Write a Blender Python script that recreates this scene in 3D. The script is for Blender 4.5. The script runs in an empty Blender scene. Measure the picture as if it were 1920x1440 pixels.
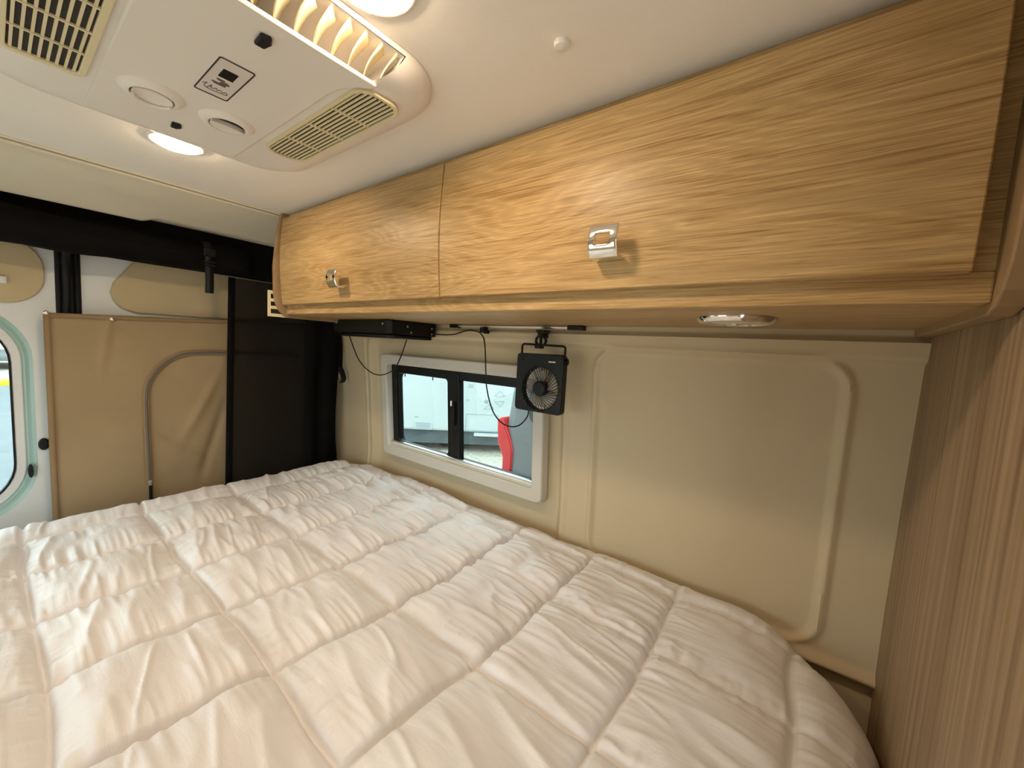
import bpy, bmesh, math, random
import numpy as np
from mathutils import Vector, Matrix

random.seed(7)
rng = np.random.default_rng(11)
S = bpy.context.scene
COL = S.collection
PI = math.pi
H = 1.40            # the camera's height above the van floor; z below is measured from the camera

# ------------------------------------------------------------------ camera
cam_d = bpy.data.cameras.new('camera')
cam = bpy.data.objects.new('camera', cam_d)
COL.objects.link(cam)
S.camera = cam
F_PX = 745.0
cam_d.sensor_fit = 'HORIZONTAL'
cam_d.sensor_width = 36.0
cam_d.lens = 36.0 * F_PX / 1920.0
cam_d.clip_start = 0.01
yaw, pitch, roll = math.radians(37.217), math.radians(-5.078), math.radians(3.2315)
fw = Vector((-math.sin(yaw) * math.cos(pitch), math.cos(yaw) * math.cos(pitch), math.sin(pitch)))
rt = Vector((math.cos(yaw), math.sin(yaw), 0))
up = rt.cross(fw)
r2 = rt * math.cos(roll) + up * math.sin(roll)
u2 = up * math.cos(roll) - rt * math.sin(roll)
Mx = Matrix((r2, u2, -fw)).transposed().to_4x4()
Mx.translation = Vector((0, 0, H))
cam.matrix_world = Mx

# ------------------------------------------------------------------ world and exposure
SKY = 2.8
LAMP = 78.0
w = bpy.data.worlds.new('overcast_sky')
S.world = w
w.use_nodes = True
bg = w.node_tree.nodes['Background']
bg.inputs[0].default_value = (0.84, 0.95, 1.0, 1)
bg.inputs[1].default_value = SKY
S.view_settings.view_transform = 'Standard'
S.view_settings.look = 'None'
S.view_settings.gamma = 1.0
S.view_settings.use_curve_mapping = False
S.view_settings.exposure = 1.08


# ------------------------------------------------------------------ materials
def srgb(r, g, b):
    f = lambda c: (c / 255.0 / 12.92) if c <= 10 else ((c / 255.0 + 0.055) / 1.055) ** 2.4
    return (f(r), f(g), f(b), 1.0)


class NT:
    def __init__(self, name):
        self.m = bpy.data.materials.new(name)
        self.m.use_nodes = True
        self.t = self.m.node_tree
        self.n = self.t.nodes
        self.b = self.n['Principled BSDF']
        self.out = self.n['Material Output']

    def add(self, typ, **kw):
        nd = self.n.new(typ)
        for k, v in kw.items():
            setattr(nd, k, v)
        return nd

    def link(self, a, b):
        self.t.links.new(a, b)

    def coords(self, scale=(1, 1, 1), rot=(0, 0, 0)):
        tc = self.add('ShaderNodeTexCoord')
        mp = self.add('ShaderNodeMapping')
        mp.inputs['Scale'].default_value = scale
        mp.inputs['Rotation'].default_value = rot
        self.link(tc.outputs['Object'], mp.inputs[0])
        return mp.outputs[0]

    def noise(self, vec, scale, detail=3.0, rough=0.5, dist=0.0):
        nd = self.add('ShaderNodeTexNoise')
        nd.inputs['Scale'].default_value = scale
        nd.inputs['Detail'].default_value = detail
        nd.inputs['Roughness'].default_value = rough
        nd.inputs['Distortion'].default_value = dist
        self.link(vec, nd.inputs['Vector'])
        return nd.outputs['Fac']

    def ramp(self, fac, stops):
        r = self.add('ShaderNodeValToRGB')
        e = r.color_ramp.elements
        while len(e) < len(stops):
            e.new(0.5)
        for el, (p, c) in zip(e, stops):
            el.position = p
            el.color = c
        self.link(fac, r.inputs[0])
        return r.outputs[0]

    def mix(self, fac, a, b, blend='MIX'):
        x = self.add('ShaderNodeMix', data_type='RGBA', blend_type=blend)
        for sock, v in ((x.inputs[0], fac), (x.inputs[6], a), (x.inputs[7], b)):
            if hasattr(v, 'is_linked') or hasattr(v, 'links'):
                self.link(v, sock)
            else:
                sock.default_value = v
        return x.outputs[2]

    def math(self, op, a, b=0.0):
        x = self.add('ShaderNodeMath', operation=op)
        for sock, v in ((x.inputs[0], a), (x.inputs[1], b)):
            if hasattr(v, 'links'):
                self.link(v, sock)
            else:
                sock.default_value = v
        return x.outputs[0]

    def bump(self, h, strength, dist=0.002):
        x = self.add('ShaderNodeBump')
        x.inputs['Strength'].default_value = strength
        x.inputs['Distance'].default_value = dist
        self.link(h, x.inputs['Height'])
        self.link(x.outputs[0], self.b.inputs['Normal'])

    def base(self, v):
        if hasattr(v, 'links'):
            self.link(v, self.b.inputs['Base Color'])
        else:
            self.b.inputs['Base Color'].default_value = v


def plain(name, col, rough=0.5, metal=0.0, var=0.06, vscale=8.0, bump=0.0, bscale=400.0, spec=0.5, bdist=0.001):
    t = NT(name)
    v = t.coords()
    n = t.noise(v, vscale, 4.0)
    lo = tuple(c * (1 - var) for c in col[:3]) + (1,)
    hi = tuple(min(1, c * (1 + var)) for c in col[:3]) + (1,)
    t.base(t.ramp(n, [(0.3, lo), (0.7, hi)]))
    t.b.inputs['Roughness'].default_value = rough
    t.b.inputs['Metallic'].default_value = metal
    t.b.inputs['Specular IOR Level'].default_value = spec
    if bump:
        t.bump(t.noise(v, bscale, 2.0), bump, bdist)
    return t.m


def wood(name, axis, cols, flame=1.0, rough=0.42):
    """grain runs along axis 0 (x) or 2 (z); the coordinate across is the other one"""
    t = NT(name)
    if axis == 0:
        lo, mid, fine, pore = (0.75, 3.0, 4.6), (1.9, 10, 24), (7.5, 260, 430), (30, 420, 640)
    else:
        lo, mid, fine, pore = (3.0, 3.2, 0.35), (16, 16, 0.5), (75, 75, 1.1), (420, 420, 14)
    base = t.coords()
    warp = t.noise(t.coords(lo), 1.0, 2.0, 0.5, 0.4)
    sep = t.add('ShaderNodeSeparateXYZ')
    t.link(base, sep.inputs[0])
    across = sep.outputs[2] if axis == 0 else sep.outputs[1]
    ph = t.math('ADD', t.math('MULTIPLY', across, 34.0), t.math('MULTIPLY', warp, 22.0 * flame))
    jit = t.noise(t.coords(mid), 1.0, 4.0, 0.6)
    ph = t.math('ADD', ph, t.math('MULTIPLY', jit, 1.6))
    ring = t.math('MULTIPLY_ADD', t.math('SINE', t.math('MULTIPLY', ph, 8.0)), 0.5)
    ring.node.inputs[2].default_value = 0.5
    fn = t.noise(t.coords(fine), 1.0, 4.0, 0.65)
    pn = t.noise(t.coords(pore), 1.0, 2.0, 0.5)
    broad = t.noise(t.coords(mid), 0.45, 2.0)
    f = t.math('ADD', t.math('MULTIPLY', ring, 0.13), t.math('MULTIPLY', fn, 0.84))
    f = t.math('ADD', f, t.math('MULTIPLY', t.math('SUBTRACT', broad, 0.5), 0.34 if axis == 0 else 0.62))
    c = t.ramp(f, [(0.28, cols[0]), (0.47, cols[1]), (0.66, cols[2])])
    dark = tuple(x * 0.62 for x in cols[0][:3]) + (1,)
    pf = t.ramp(pn, [(0.60, (0, 0, 0, 1)), (0.74, (1, 1, 1, 1))])
    c = t.mix(t.math('MULTIPLY', pf, 0.45), c, dark)
    lf = t.ramp(ring, [(0.72, (0, 0, 0, 1)), (0.98, (1, 1, 1, 1))])
    lf = t.math('MULTIPLY', t.math('MULTIPLY', lf, fn), 0.5 * flame)
    c = t.mix(lf, c, dark)
    t.base(c)
    t.b.inputs['Roughness'].default_value = rough
    t.b.inputs['Specular IOR Level'].default_value = 0.35
    t.bump(fn, 0.12, 0.001)
    return t.m


def emit(name, col, strength):
    t = NT(name)
    t.base((0.9, 0.9, 0.9, 1))
    t.b.inputs['Emission Color'].default_value = col
    t.b.inputs['Emission Strength'].default_value = strength
    return t.m


def glassy(name, tint, gloss=0.06):
    t = NT(name)
    tr = t.add('ShaderNodeBsdfTransparent')
    tr.inputs[0].default_value = tint
    gl = t.add('ShaderNodeBsdfGlossy')
    gl.inputs['Roughness'].default_value = 0.03
    mx = t.add('ShaderNodeMixShader')
    mx.inputs[0].default_value = gloss
    t.link(tr.outputs[0], mx.inputs[1])
    t.link(gl.outputs[0], mx.inputs[2])
    t.link(mx.outputs[0], t.out.inputs['Surface'])
    return t.m


def mesh_cloth(name, col, opacity):
    t = NT(name)
    tr = t.add('ShaderNodeBsdfTransparent')
    mx = t.add('ShaderNodeMixShader')
    mx.inputs[0].default_value = opacity
    v = t.coords()
    n = t.noise(v, 6.0, 3.0)
    t.base(t.ramp(n, [(0.3, tuple(c * 0.8 for c in col[:3]) + (1,)), (0.7, col)]))
    t.b.inputs['Roughness'].default_value = 0.9
    t.b.inputs['Specular IOR Level'].default_value = 0.15
    t.link(tr.outputs[0], mx.inputs[1])
    t.link(t.b.outputs[0], mx.inputs[2])
    t.link(mx.outputs[0], t.out.inputs['Surface'])
    return t.m


def quilt_fabric(name):
    t = NT(name)
    v = t.coords()
    n = t.noise(v, 5.0, 3.0)
    t.base(t.ramp(n, [(0.3, (0.78, 0.745, 0.745, 1)), (0.7, (0.82, 0.79, 0.79, 1))]))
    ck = t.add('ShaderNodeTexChecker')
    ck.inputs['Scale'].default_value = 175.0
    ck.inputs[1].default_value = (0, 0, 0, 1)
    ck.inputs[2].default_value = (1, 1, 1, 1)
    t.link(t.coords(rot=(0, 0, PI / 4)), ck.inputs['Vector'])
    rr = t.math('ADD', t.math('MULTIPLY', ck.outputs['Fac'], 0.22), 0.38)
    t.link(rr, t.b.inputs['Roughness'])
    t.b.inputs['Specular IOR Level'].default_value = 0.6
    t.b.inputs['Sheen Weight'].default_value = 0.15
    wr = t.noise(t.coords((30, 110, 40)), 1.0, 4.0, 0.6, 0.5)
    h = t.math('ADD', t.math('MULTIPLY', ck.outputs['Fac'], 0.10), wr)
    t.bump(h, 0.22, 0.003)
    return t.m


MAT = {}
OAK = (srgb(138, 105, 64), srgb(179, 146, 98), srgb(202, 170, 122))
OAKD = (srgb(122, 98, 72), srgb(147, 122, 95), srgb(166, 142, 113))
MAT['oak'] = wood('oak_laminate', 0, OAK)
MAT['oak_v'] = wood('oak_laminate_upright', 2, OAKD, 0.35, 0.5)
MAT['oak_edge'] = plain('oak_edge_band', srgb(150, 122, 88), 0.5, var=0.1, vscale=30)
MAT['ceiling'] = plain('ceiling_vinyl', srgb(238, 231, 222), 0.75, var=0.02, vscale=3, bump=0.25, bscale=700)
MAT['header'] = plain('header_vinyl', srgb(216, 206, 186), 0.7, var=0.03, bump=0.2, bscale=600)
MAT['wall'] = plain('wall_moulding', srgb(204, 186, 153), 0.6, var=0.02, vscale=3, bump=0.12, bscale=500)
MAT['plastic'] = plain('beige_plastic', srgb(206, 200, 188), 0.45, var=0.02)
MAT['ac'] = plain('white_plastic', srgb(231, 224, 216), 0.42, var=0.02, vscale=4)
MAT['ac_cream'] = plain('cream_plastic', srgb(222, 208, 170), 0.45, var=0.03)
MAT['dark'] = plain('hollow_shade', srgb(40, 34, 30), 0.8, var=0.2, vscale=40)  # dark colour painted in for the shade inside grilles and vents
MAT['black'] = plain('black_plastic', srgb(11, 10, 10), 0.42, var=0.1, spec=0.3)
MAT['rubber'] = plain('black_rubber', srgb(14, 14, 17), 0.55, var=0.1, spec=0.3)
MAT['cloth_black'] = plain('black_nylon', srgb(8, 6, 6), 0.85, var=0.25, vscale=12, bump=0.3, bscale=90, bdist=0.003, spec=0.15)
MAT['mesh'] = mesh_cloth('black_screen_mesh', srgb(20, 19, 17), 0.86)
MAT['canvas'] = plain('tan_canvas', srgb(160, 137, 103), 0.85, var=0.07, vscale=5, bump=0.25, bscale=900)
MAT['canvas_hem'] = plain('tan_canvas_hem', srgb(146, 120, 86), 0.85, var=0.08, vscale=9, bump=0.25, bscale=900)
MAT['insert'] = plain('tan_door_insert', srgb(196, 176, 140), 0.75, var=0.04, bump=0.15)
MAT['door_metal'] = plain('white_painted_metal', srgb(222, 222, 220), 0.4, var=0.02)
MAT['mint'] = plain('pale_green_metal', srgb(158, 186, 178), 0.3, var=0.04)  # pale green colour for the rear door's window surround
MAT['chrome'] = plain('chrome', (0.82, 0.80, 0.77, 1), 0.08, 1.0, var=0.02)
MAT['steel'] = plain('brushed_steel', (0.75, 0.74, 0.72, 1), 0.3, 1.0, var=0.04)
MAT['zip'] = plain('grey_zip_tape', srgb(98, 98, 94), 0.6, var=0.1, vscale=60)
MAT['quilt'] = quilt_fabric('quilted_white_polyester')
MAT['mattress'] = plain('mattress_ticking', srgb(196, 190, 182), 0.85)
MAT['base'] = plain('black_bed_base', srgb(24, 22, 21), 0.7)
MAT['floor'] = plain('dark_vinyl_floor', srgb(140, 126, 108), 0.55, var=0.15)
MAT['glass'] = glassy('window_glass', (0.97, 0.99, 0.98, 1))
MAT['tinted'] = glassy('tinted_window_glass', (0.76, 0.82, 0.81, 1))
MAT['lens'] = emit('lit_lamp_lens', (1.0, 0.78, 0.54, 1), LAMP)
MAT['lens_off'] = plain('frosted_lens', srgb(214, 206, 188), 0.3, var=0.03)
MAT['sticker'] = plain('sticker_paper', srgb(214, 207, 200), 0.5, var=0.02)
MAT['blade'] = plain('grey_fan_blade', srgb(176, 172, 164), 0.4, var=0.03)
MAT['ink'] = plain('dark_print', srgb(52, 38, 42), 0.6, var=0.1)
MAT['ink_brown'] = plain('brown_print', srgb(98, 82, 78), 0.6, var=0.1)
MAT['rv'] = plain('white_trailer_skin', srgb(172, 179, 179), 0.4, var=0.02, vscale=1.5)
MAT['rv_dark'] = plain('dark_chassis', srgb(74, 84, 88), 0.7, var=0.15)
MAT['decal'] = plain('grey_decal', srgb(128, 142, 148), 0.6)
MAT['van_grey'] = plain('grey_van_paint', srgb(112, 118, 124), 0.3, var=0.05, vscale=3)
MAT['van_dark'] = plain('dark_van_glass', srgb(52, 58, 66), 0.15, var=0.05)
MAT['red'] = plain('red_lamp_plastic', srgb(205, 8, 30), 0.2, var=0.06, vscale=60)
MAT['gravel'] = plain('pale_gravel', srgb(188, 182, 166), 0.95, var=0.28, vscale=14, bump=0.6, bscale=40, bdist=0.02)
MAT['asphalt'] = plain('wet_grey_asphalt', srgb(112, 120, 124), 0.7, var=0.12, vscale=3)
MAT['yellow'] = plain('yellow_kerb_paint', srgb(236, 214, 20), 0.5)

BASE = {}


# ------------------------------------------------------------------ mesh helpers
class MB:
    def __init__(self):
        self.v, self.f = [], []

    def add(self, verts, faces):
        o = len(self.v)
        self.v += [tuple(map(float, p)) for p in verts]
        self.f += [tuple(i + o for i in f) for f in faces]
        return self

    def box(self, x0, x1, y0, y1, z0, z1):
        v = [(x, y, z) for x in (x0, x1) for y in (y0, y1) for z in (z0, z1)]
        return self.add(v, [(0, 1, 3, 2), (4, 6, 7, 5), (0, 4, 5, 1), (2, 3, 7, 6), (0, 2, 6, 4), (1, 5, 7, 3)])

    def prism(self, poly, axis, a, b):
        """poly: 2-D outline; axis: extrusion axis; the other two coordinates in cyclic xyz order"""
        n = len(poly)

        def P(p, t):
            q = [0, 0, 0]
            q[axis] = t
            o = [i for i in range(3) if i != axis]
            q[o[0]], q[o[1]] = p
            return q
        v = [P(p, a) for p in poly] + [P(p, b) for p in poly]
        f = [tuple(range(n))[::-1], tuple(range(n, 2 * n))]
        f += [(i, (i + 1) % n, n + (i + 1) % n, n + i) for i in range(n)]
        return self.add(v, f)

    def ring(self, outer, inner, axis, a, b, warp=None):
        """flat frame between two outlines of the same point count, extruded from a to b"""
        n = len(outer)

        def P(p, t):
            q = [0, 0, 0]
            q[axis] = t
            o = [i for i in range(3) if i != axis]
            q[o[0]], q[o[1]] = p
            return warp(q) if warp else q
        v = [P(p, a) for p in outer] + [P(p, a) for p in inner] + [P(p, b) for p in outer] + [P(p, b) for p in inner]
        f = []
        for i in range(n):
            j = (i + 1) % n
            f += [(i, j, n + j, n + i), (2 * n + i, 3 * n + i, 3 * n + j, 2 * n + j),
                  (i, 2 * n + i, 2 * n + j, j), (n + i, n + j, 3 * n + j, 3 * n + i)]
        return self.add(v, f)

    def tube(self, path, r, n=8, caps=True):
        pts = [Vector(p) for p in path]
        rs = r if isinstance(r, (list, tuple)) else [r] * len(pts)
        v, f = [], []
        prev = None
        for i, p in enumerate(pts):
            d = (pts[min(i + 1, len(pts) - 1)] - pts[max(i - 1, 0)]).normalized()
            if prev is None:
                a = d.orthogonal().normalized()
            else:
                a = (prev - d * prev.dot(d)).normalized()
            prev = a
            b = d.cross(a)
            for k in range(n):
                t = 2 * PI * k / n
                v.append(p + (a * math.cos(t) + b * math.sin(t)) * rs[i])
        m = len(pts)
        for i in range(m - 1):
            for k in range(n):
                f.append((i * n + k, i * n + (k + 1) % n, (i + 1) * n + (k + 1) % n, (i + 1) * n + k))
        if caps:
            f.append(tuple(range(n))[::-1])
            f.append(tuple((m - 1) * n + k for k in range(n)))
        return self.add(v, f)

    def lathe(self, c, axis, prof, n=32):
        """prof: (radius, height along axis) pairs"""
        ax = Vector(axis).normalized()
        a = ax.orthogonal().normalized()
        b = ax.cross(a)
        c = Vector(c)
        v, f = [], []
        for r, h in prof:
            for k in range(n):
                t = 2 * PI * k / n
                v.append(c + ax * h + (a * math.cos(t) + b * math.sin(t)) * r)
        m = len(prof)
        for i in range(m - 1):
            for k in range(n):
                f.append((i * n + k, i * n + (k + 1) % n, (i + 1) * n + (k + 1) % n, (i + 1) * n + k))
        f.append(tuple(range(n))[::-1])
        f.append(tuple((m - 1) * n + k for k in range(n)))
        return self.add(v, f)

    def grid(self, P, keep=None):
        """P: array (ny, nx, 3)"""
        ny, nx = P.shape[:2]
        o = len(self.v)
        self.v += [tuple(map(float, p)) for p in P.reshape(-1, 3)]
        for j in range(ny - 1):
            for i in range(nx - 1):
                if keep is None or keep(j, i):
                    a = o + j * nx + i
                    self.f.append((a, a + 1, a + nx + 1, a + nx))
        return self


def rrect(x0, x1, y0, y1, r, n=6):
    r = min(r, (x1 - x0) / 2 - 1e-4, (y1 - y0) / 2 - 1e-4)
    pts = []
    for cx, cy, a0 in ((x1 - r, y1 - r, 0), (x0 + r, y1 - r, 90), (x0 + r, y0 + r, 180), (x1 - r, y0 + r, 270)):
        for k in range(n + 1):
            t = math.radians(a0 + 90 * k / n)
            pts.append((cx + r * math.cos(t), cy + r * math.sin(t)))
    return pts


def thing(name, label, cat, base, group=None, kind=None):
    e = bpy.data.objects.new(name, None)
    COL.objects.link(e)
    e.location = (base[0], base[1], base[2] + H)
    e.empty_display_size = 0.05
    BASE[e] = Vector(e.location)
    tag(e, label, cat, group, kind)
    return e


def tag(o, label=None, cat=None, group=None, kind=None):
    if label:
        o['label'] = label
    if cat:
        o['category'] = cat
    if group:
        o['group'] = group
    if kind:
        o['kind'] = kind
    return o


def put(name, mb, mat, parent=None, bevel=0.0, smooth=False, seg=2, base=None, solid=0.0, sub=0):
    """one mesh object; coordinates are van coordinates seen from the camera height"""
    if parent is not None:
        b = BASE[parent]
    else:
        b = Vector((base[0], base[1], base[2] + H)) if base else Vector((0, 0, H))
    me = bpy.data.meshes.new(name)
    a = np.array(mb.v, dtype=float)
    a[:, 2] += H
    a -= np.array(b)[None, :]
    me.from_pydata([tuple(p) for p in a], [], mb.f)
    me.update()
    bm = bmesh.new()
    bm.from_mesh(me)
    bmesh.ops.recalc_face_normals(bm, faces=bm.faces)
    bm.to_mesh(me)
    bm.free()
    me.materials.append(MAT[mat] if isinstance(mat, str) else mat)
    o = bpy.data.objects.new(name, me)
    COL.objects.link(o)
    if parent is not None:
        o.parent = parent
    else:
        o.location = b
    BASE[o] = b
    if solid:
        md = o.modifiers.new('thickness', 'SOLIDIFY')
        md.thickness = solid
        md.offset = 0
    if bevel:
        md = o.modifiers.new('bevel', 'BEVEL')
        md.width = bevel
        md.segments = seg
        md.limit_method = 'ANGLE'
        md.angle_limit = math.radians(35)
    if sub:
        md = o.modifiers.new('subdivision', 'SUBSURF')
        md.levels = md.render_levels = sub
    if smooth:
        for p in me.polygons:
            p.use_smooth = True
        try:
            me.set_sharp_from_angle(angle=math.radians(smooth if smooth is not True else 40))
        except Exception:
            pass
    return o


def again(src, parent, off):
    """a copy of a piece, sharing its mesh, moved by off"""
    o = src.copy()
    COL.objects.link(o)
    o.parent = parent
    o.location = Vector(src.location) + Vector(off)
    BASE[o] = BASE[src]
    return o


def smoothstep(e0, e1, x):
    t = np.clip((x - e0) / (e1 - e0), 0, 1)
    return t * t * (3 - 2 * t)


def vnoise2(x, y, seed=0):
    """smooth value noise on arrays"""
    xi, yi = np.floor(x).astype(int), np.floor(y).astype(int)
    xf, yf = x - xi, y - yi
    u, v = xf * xf * (3 - 2 * xf), yf * yf * (3 - 2 * yf)

    def h(a, b):
        n = (a * 374761393 + b * 668265263 + seed * 974634777) & 0xffffffff
        n = ((n ^ (n >> 13)) * 1274126177) & 0xffffffff
        return ((n ^ (n >> 16)) & 0xffff) / 65535.0
    return (h(xi, yi) * (1 - u) + h(xi + 1, yi) * u) * (1 - v) + (h(xi, yi + 1) * (1 - u) + h(xi + 1, yi + 1) * u) * v


# ------------------------------------------------------------------ van shell
X_REAR, X_FRONT = -1.97, 2.6
Y_L, Y_R = -0.74, 1.05
Z_C, Z_F = 0.40, -H
_wz = np.array([-1.4, -0.9, -0.62, -0.48, -0.25, -0.06, 0.02, 0.08, 0.42])
_wy = np.array([1.03, 1.045, 1.058, 1.06, 1.046, 1.03, 1.020, 1.012, 1.008])


def wy(z):
    return float(np.interp(z, _wz, _wy))


def sdrr(x, y, x0, x1, y0, y1, r):
    qx = np.abs(x - (x0 + x1) / 2) - (x1 - x0) / 2 + r
    qy = np.abs(y - (y0 + y1) / 2) - (y1 - y0) / 2 + r
    return np.hypot(np.maximum(qx, 0), np.maximum(qy, 0)) + np.minimum(np.maximum(qx, qy), 0) - r


def structure(o, label=None):
    return tag(o, label, None, None, 'structure')


# floor
structure(put('floor', MB().box(X_REAR - 0.1, X_FRONT, Y_L - 0.1, Y_R + 0.1, Z_F - 0.04, Z_F), 'floor'),
          'dark vinyl floor of the van')
# ceiling: flat headliner up to the rear header
structure(put('ceiling', MB().box(-1.46, X_FRONT, Y_L - 0.1, Y_R + 0.1, Z_C, Z_C + 0.03), 'ceiling'),
          'off-white vinyl ceiling lining')

# moulded side wall with the window opening, relief built into the mesh
WX0, WX1, WZ0, WZ1 = -1.462, -0.668, -0.462, -0.075
xs = np.unique(np.concatenate([np.arange(X_REAR - 0.02, 0.2, 0.006), [0.9], [WX0, WX1]]))
zs = np.unique(np.concatenate([np.arange(-0.70, 0.075, 0.005), [-0.95, -0.85, -0.78], [WZ0, WZ1], [0.42]]))
XX, ZZ = np.meshgrid(xs, zs)
rel = np.zeros_like(XX)
# bead under the cabinet
rel += 0.020 * smoothstep(0.008, 0.022, ZZ) * smoothstep(0.062, 0.050, ZZ)
# big rounded panel beside the window: pressed in, with a soft ridge round it
d = sdrr(XX, ZZ, -0.478, 0.048, -0.60, 0.004, 0.055)
rel += -0.004 * smoothstep(0.010, -0.006, d) + 0.008 * np.exp(-((d - 0.010) / 0.0075) ** 2)
# recess round the window
d = sdrr(XX, ZZ, -1.575, -0.600, -0.75, 0.008, 0.06)
rel += -0.026 * smoothstep(0.014, -0.014, d) + 0.005 * np.exp(-((d - 0.02) / 0.010) ** 2)
# upright bead at the rear pillar and a joint by the window
rel += 0.006 * np.exp(-((XX + 1.625) / 0.006) ** 2) - 0.003 * np.exp(-((XX + 0.600) / 0.004) ** 2)
# step low on the wall behind the bed
rel += 0.016 * np.exp(-((ZZ + 0.628) / 0.012) ** 2) - 0.02 * smoothstep(-0.635, -0.66, ZZ)
YY = np.interp(ZZ, _wz, _wy) - rel
xc, zc = (xs[:-1] + xs[1:]) / 2, (zs[:-1] + zs[1:]) / 2
mb = MB().grid(np.stack([XX, YY, ZZ], -1),
               lambda j, i: not (WX0 < xc[i] < WX1 and WZ0 < zc[j] < WZ1))
mb.box(0.85, X_FRONT, 1.01, 1.06, Z_F, 0.42)
mb.box(X_REAR - 0.05, X_FRONT, 1.04, 1.06, Z_F, -0.94)
for a, b in (((WX0, WZ0), (WX1, WZ0)), ((WX1, WZ0), (WX1, WZ1)), ((WX1, WZ1), (WX0, WZ1)), ((WX0, WZ1), (WX0, WZ0))):
    mb.add([(a[0], wy(a[1]), a[1]), (b[0], wy(b[1]), b[1]), (b[0], wy(b[1]) + 0.075, b[1]), (a[0], wy(a[1]) + 0.075, a[1])],
           [(0, 1, 2, 3)])
structure(put('wall_right', mb, 'wall', smooth=60), 'beige moulded van side wall with a pressed panel beside the window')

# opposite side wall with an unseen window sized to let in more daylight (behind the camera's left)
mb = MB()
LX0, LX1, LZ0, LZ1 = -1.50, -0.60, -0.46, -0.06
mb.box(X_REAR - 0.05, LX0, Y_L - 0.06, Y_L, Z_F, 0.42)
mb.box(LX1, 0.50, Y_L - 0.06, Y_L, Z_F, 0.42)
mb.box(1.65, X_FRONT, Y_L - 0.06, Y_L, Z_F, 0.42)
mb.box(0.50, 1.65, Y_L - 0.06, Y_L, 0.24, 0.42)       # unseen open sliding door, added to let daylight in
mb.box(LX0, LX1, Y_L - 0.06, Y_L, Z_F, LZ0)
mb.box(LX0, LX1, Y_L - 0.06, Y_L, LZ1, 0.42)
structure(put('wall_left', mb, 'wall'), 'beige van wall on the driver side')
structure(put('window_2', MB().box(LX0, LX1, Y_L - 0.035, Y_L - 0.03, LZ0, LZ1), 'glass'), 'unseen glass pane in the opposite side wall, sized for daylight')
# front end of the van with the windscreen
mb = MB()
mb.box(X_FRONT, X_FRONT + 0.05, Y_L - 0.06, Y_R, Z_F, -0.42)
mb.box(X_FRONT, X_FRONT + 0.05, Y_L - 0.06, Y_R, 0.22, 0.42)
mb.box(X_FRONT, X_FRONT + 0.05, Y_L - 0.06, -0.62, -0.42, 0.22)
mb.box(X_FRONT, X_FRONT + 0.05, 0.93, Y_R, -0.42, 0.22)
structure(put('wall_front', mb, 'wall'), 'front bulkhead of the van')
structure(put('window_3', MB().box(X_FRONT + 0.02, X_FRONT + 0.025, -0.62, 0.93, -0.42, 0.22), 'glass'), 'windscreen glass at the front of the van')

# rear header between ceiling and doors
prof = [(-1.452, 0.402), (-1.475, 0.394), (-1.60, 0.368), (-1.70, 0.343), (-1.712, 0.336), (-1.72, 0.333), (-1.82, 0.352), (-1.97, 0.36), (-1.97, 0.44), (-1.452, 0.44)]
prof2 = [(-1.452, 0.402), (-1.475, 0.394), (-1.60, 0.370), (-1.69, 0.358), (-1.70, 0.352), (-1.71, 0.349), (-1.82, 0.358), (-1.97, 0.36), (-1.97, 0.44), (-1.452, 0.44)]
n = len(prof)
ys = [Y_L, 0.30, 0.335, 1.05]
mb = MB()
vv = []
for k, y in enumerate(ys):
    for p in (prof if k < 2 else prof2):
        vv.append((p[0], y, p[1]))
ff = [tuple(range(n)), tuple(range(3 * n, 4 * n))]
for k in range(3):
    for i in range(n):
        ff.append((k * n + i, k * n + (i + 1) % n, (k + 1) * n + (i + 1) % n, (k + 1) * n + i))
mb.add(vv, ff)
structure(put('trim_1', mb, 'header', smooth=35), 'cream padded header over the rear doors')
mb = MB()
mb.tube([(-1.452, Y_L, 0.3985), (-1.452, 1.0, 0.3985)], 0.0035, 8)
mb.tube([(-1.466, Y_L, 0.394), (-1.466, 1.0, 0.394)], 0.0045, 8)
structure(put('trim_2', mb, 'header', smooth=True), 'thin double bead where the ceiling meets the rear header')

# rear wall: two doors meeting at y = 0.16
XD = -1.95


def loop_plate(mb, outer, inner, x):
    """plate with a hole at depth x: both outlines have the same count"""
    n = len(outer)
    mb.add([(x, *p) for p in outer] + [(x, *p) for p in inner],
           [(i, (i + 1) % n, n + (i + 1) % n, n + i) for i in range(n)])


WIN = (-0.60, 0.078, -0.63, 0.055)       # outer pressed frame of the rear door window: y0 y1 z0 z1
def wr(shrink, r):
    return rrect(WIN[0] + shrink, WIN[1] - shrink, WIN[2] + shrink, WIN[3] - shrink, r, 10)


door1 = thing('door_1', 'white painted rear door with a round-cornered window', None, (XD, -0.3, Z_F), kind='structure')
mb = MB()
out = rrect(Y_L - 0.05, 0.142, Z_F, 0.42, 0.002, 10)
loop_plate(mb, out, wr(0.0, 0.17), XD)
mb.box(XD - 0.03, XD, 0.136, 0.142, Z_F, 0.42)
put('panel', mb, 'door_metal', door1)
mb = MB()
rings = [(0.0, 0.17, XD), (0.008, 0.165, XD - 0.004), (0.016, 0.16, XD - 0.016), (0.022, 0.155, XD - 0.018)]
for (s0, r0, x0), (s1, r1, x1) in zip(rings[:-1], rings[1:]):
    A, B = wr(s0, r0), wr(s1, r1)
    n = len(A)
    mb.add([(x0, *p) for p in A] + [(x1, *p) for p in B], [(i, (i + 1) % n, n + (i + 1) % n, n + i) for i in range(n)])
put('window_surround', mb, 'mint', door1, smooth=50)
mb = MB()
mb.ring(wr(0.022, 0.155), wr(0.044, 0.14), 0, XD - 0.028, XD - 0.014)
put('window_frame', mb, 'door_metal', door1, bevel=0.003, smooth=True)
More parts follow.
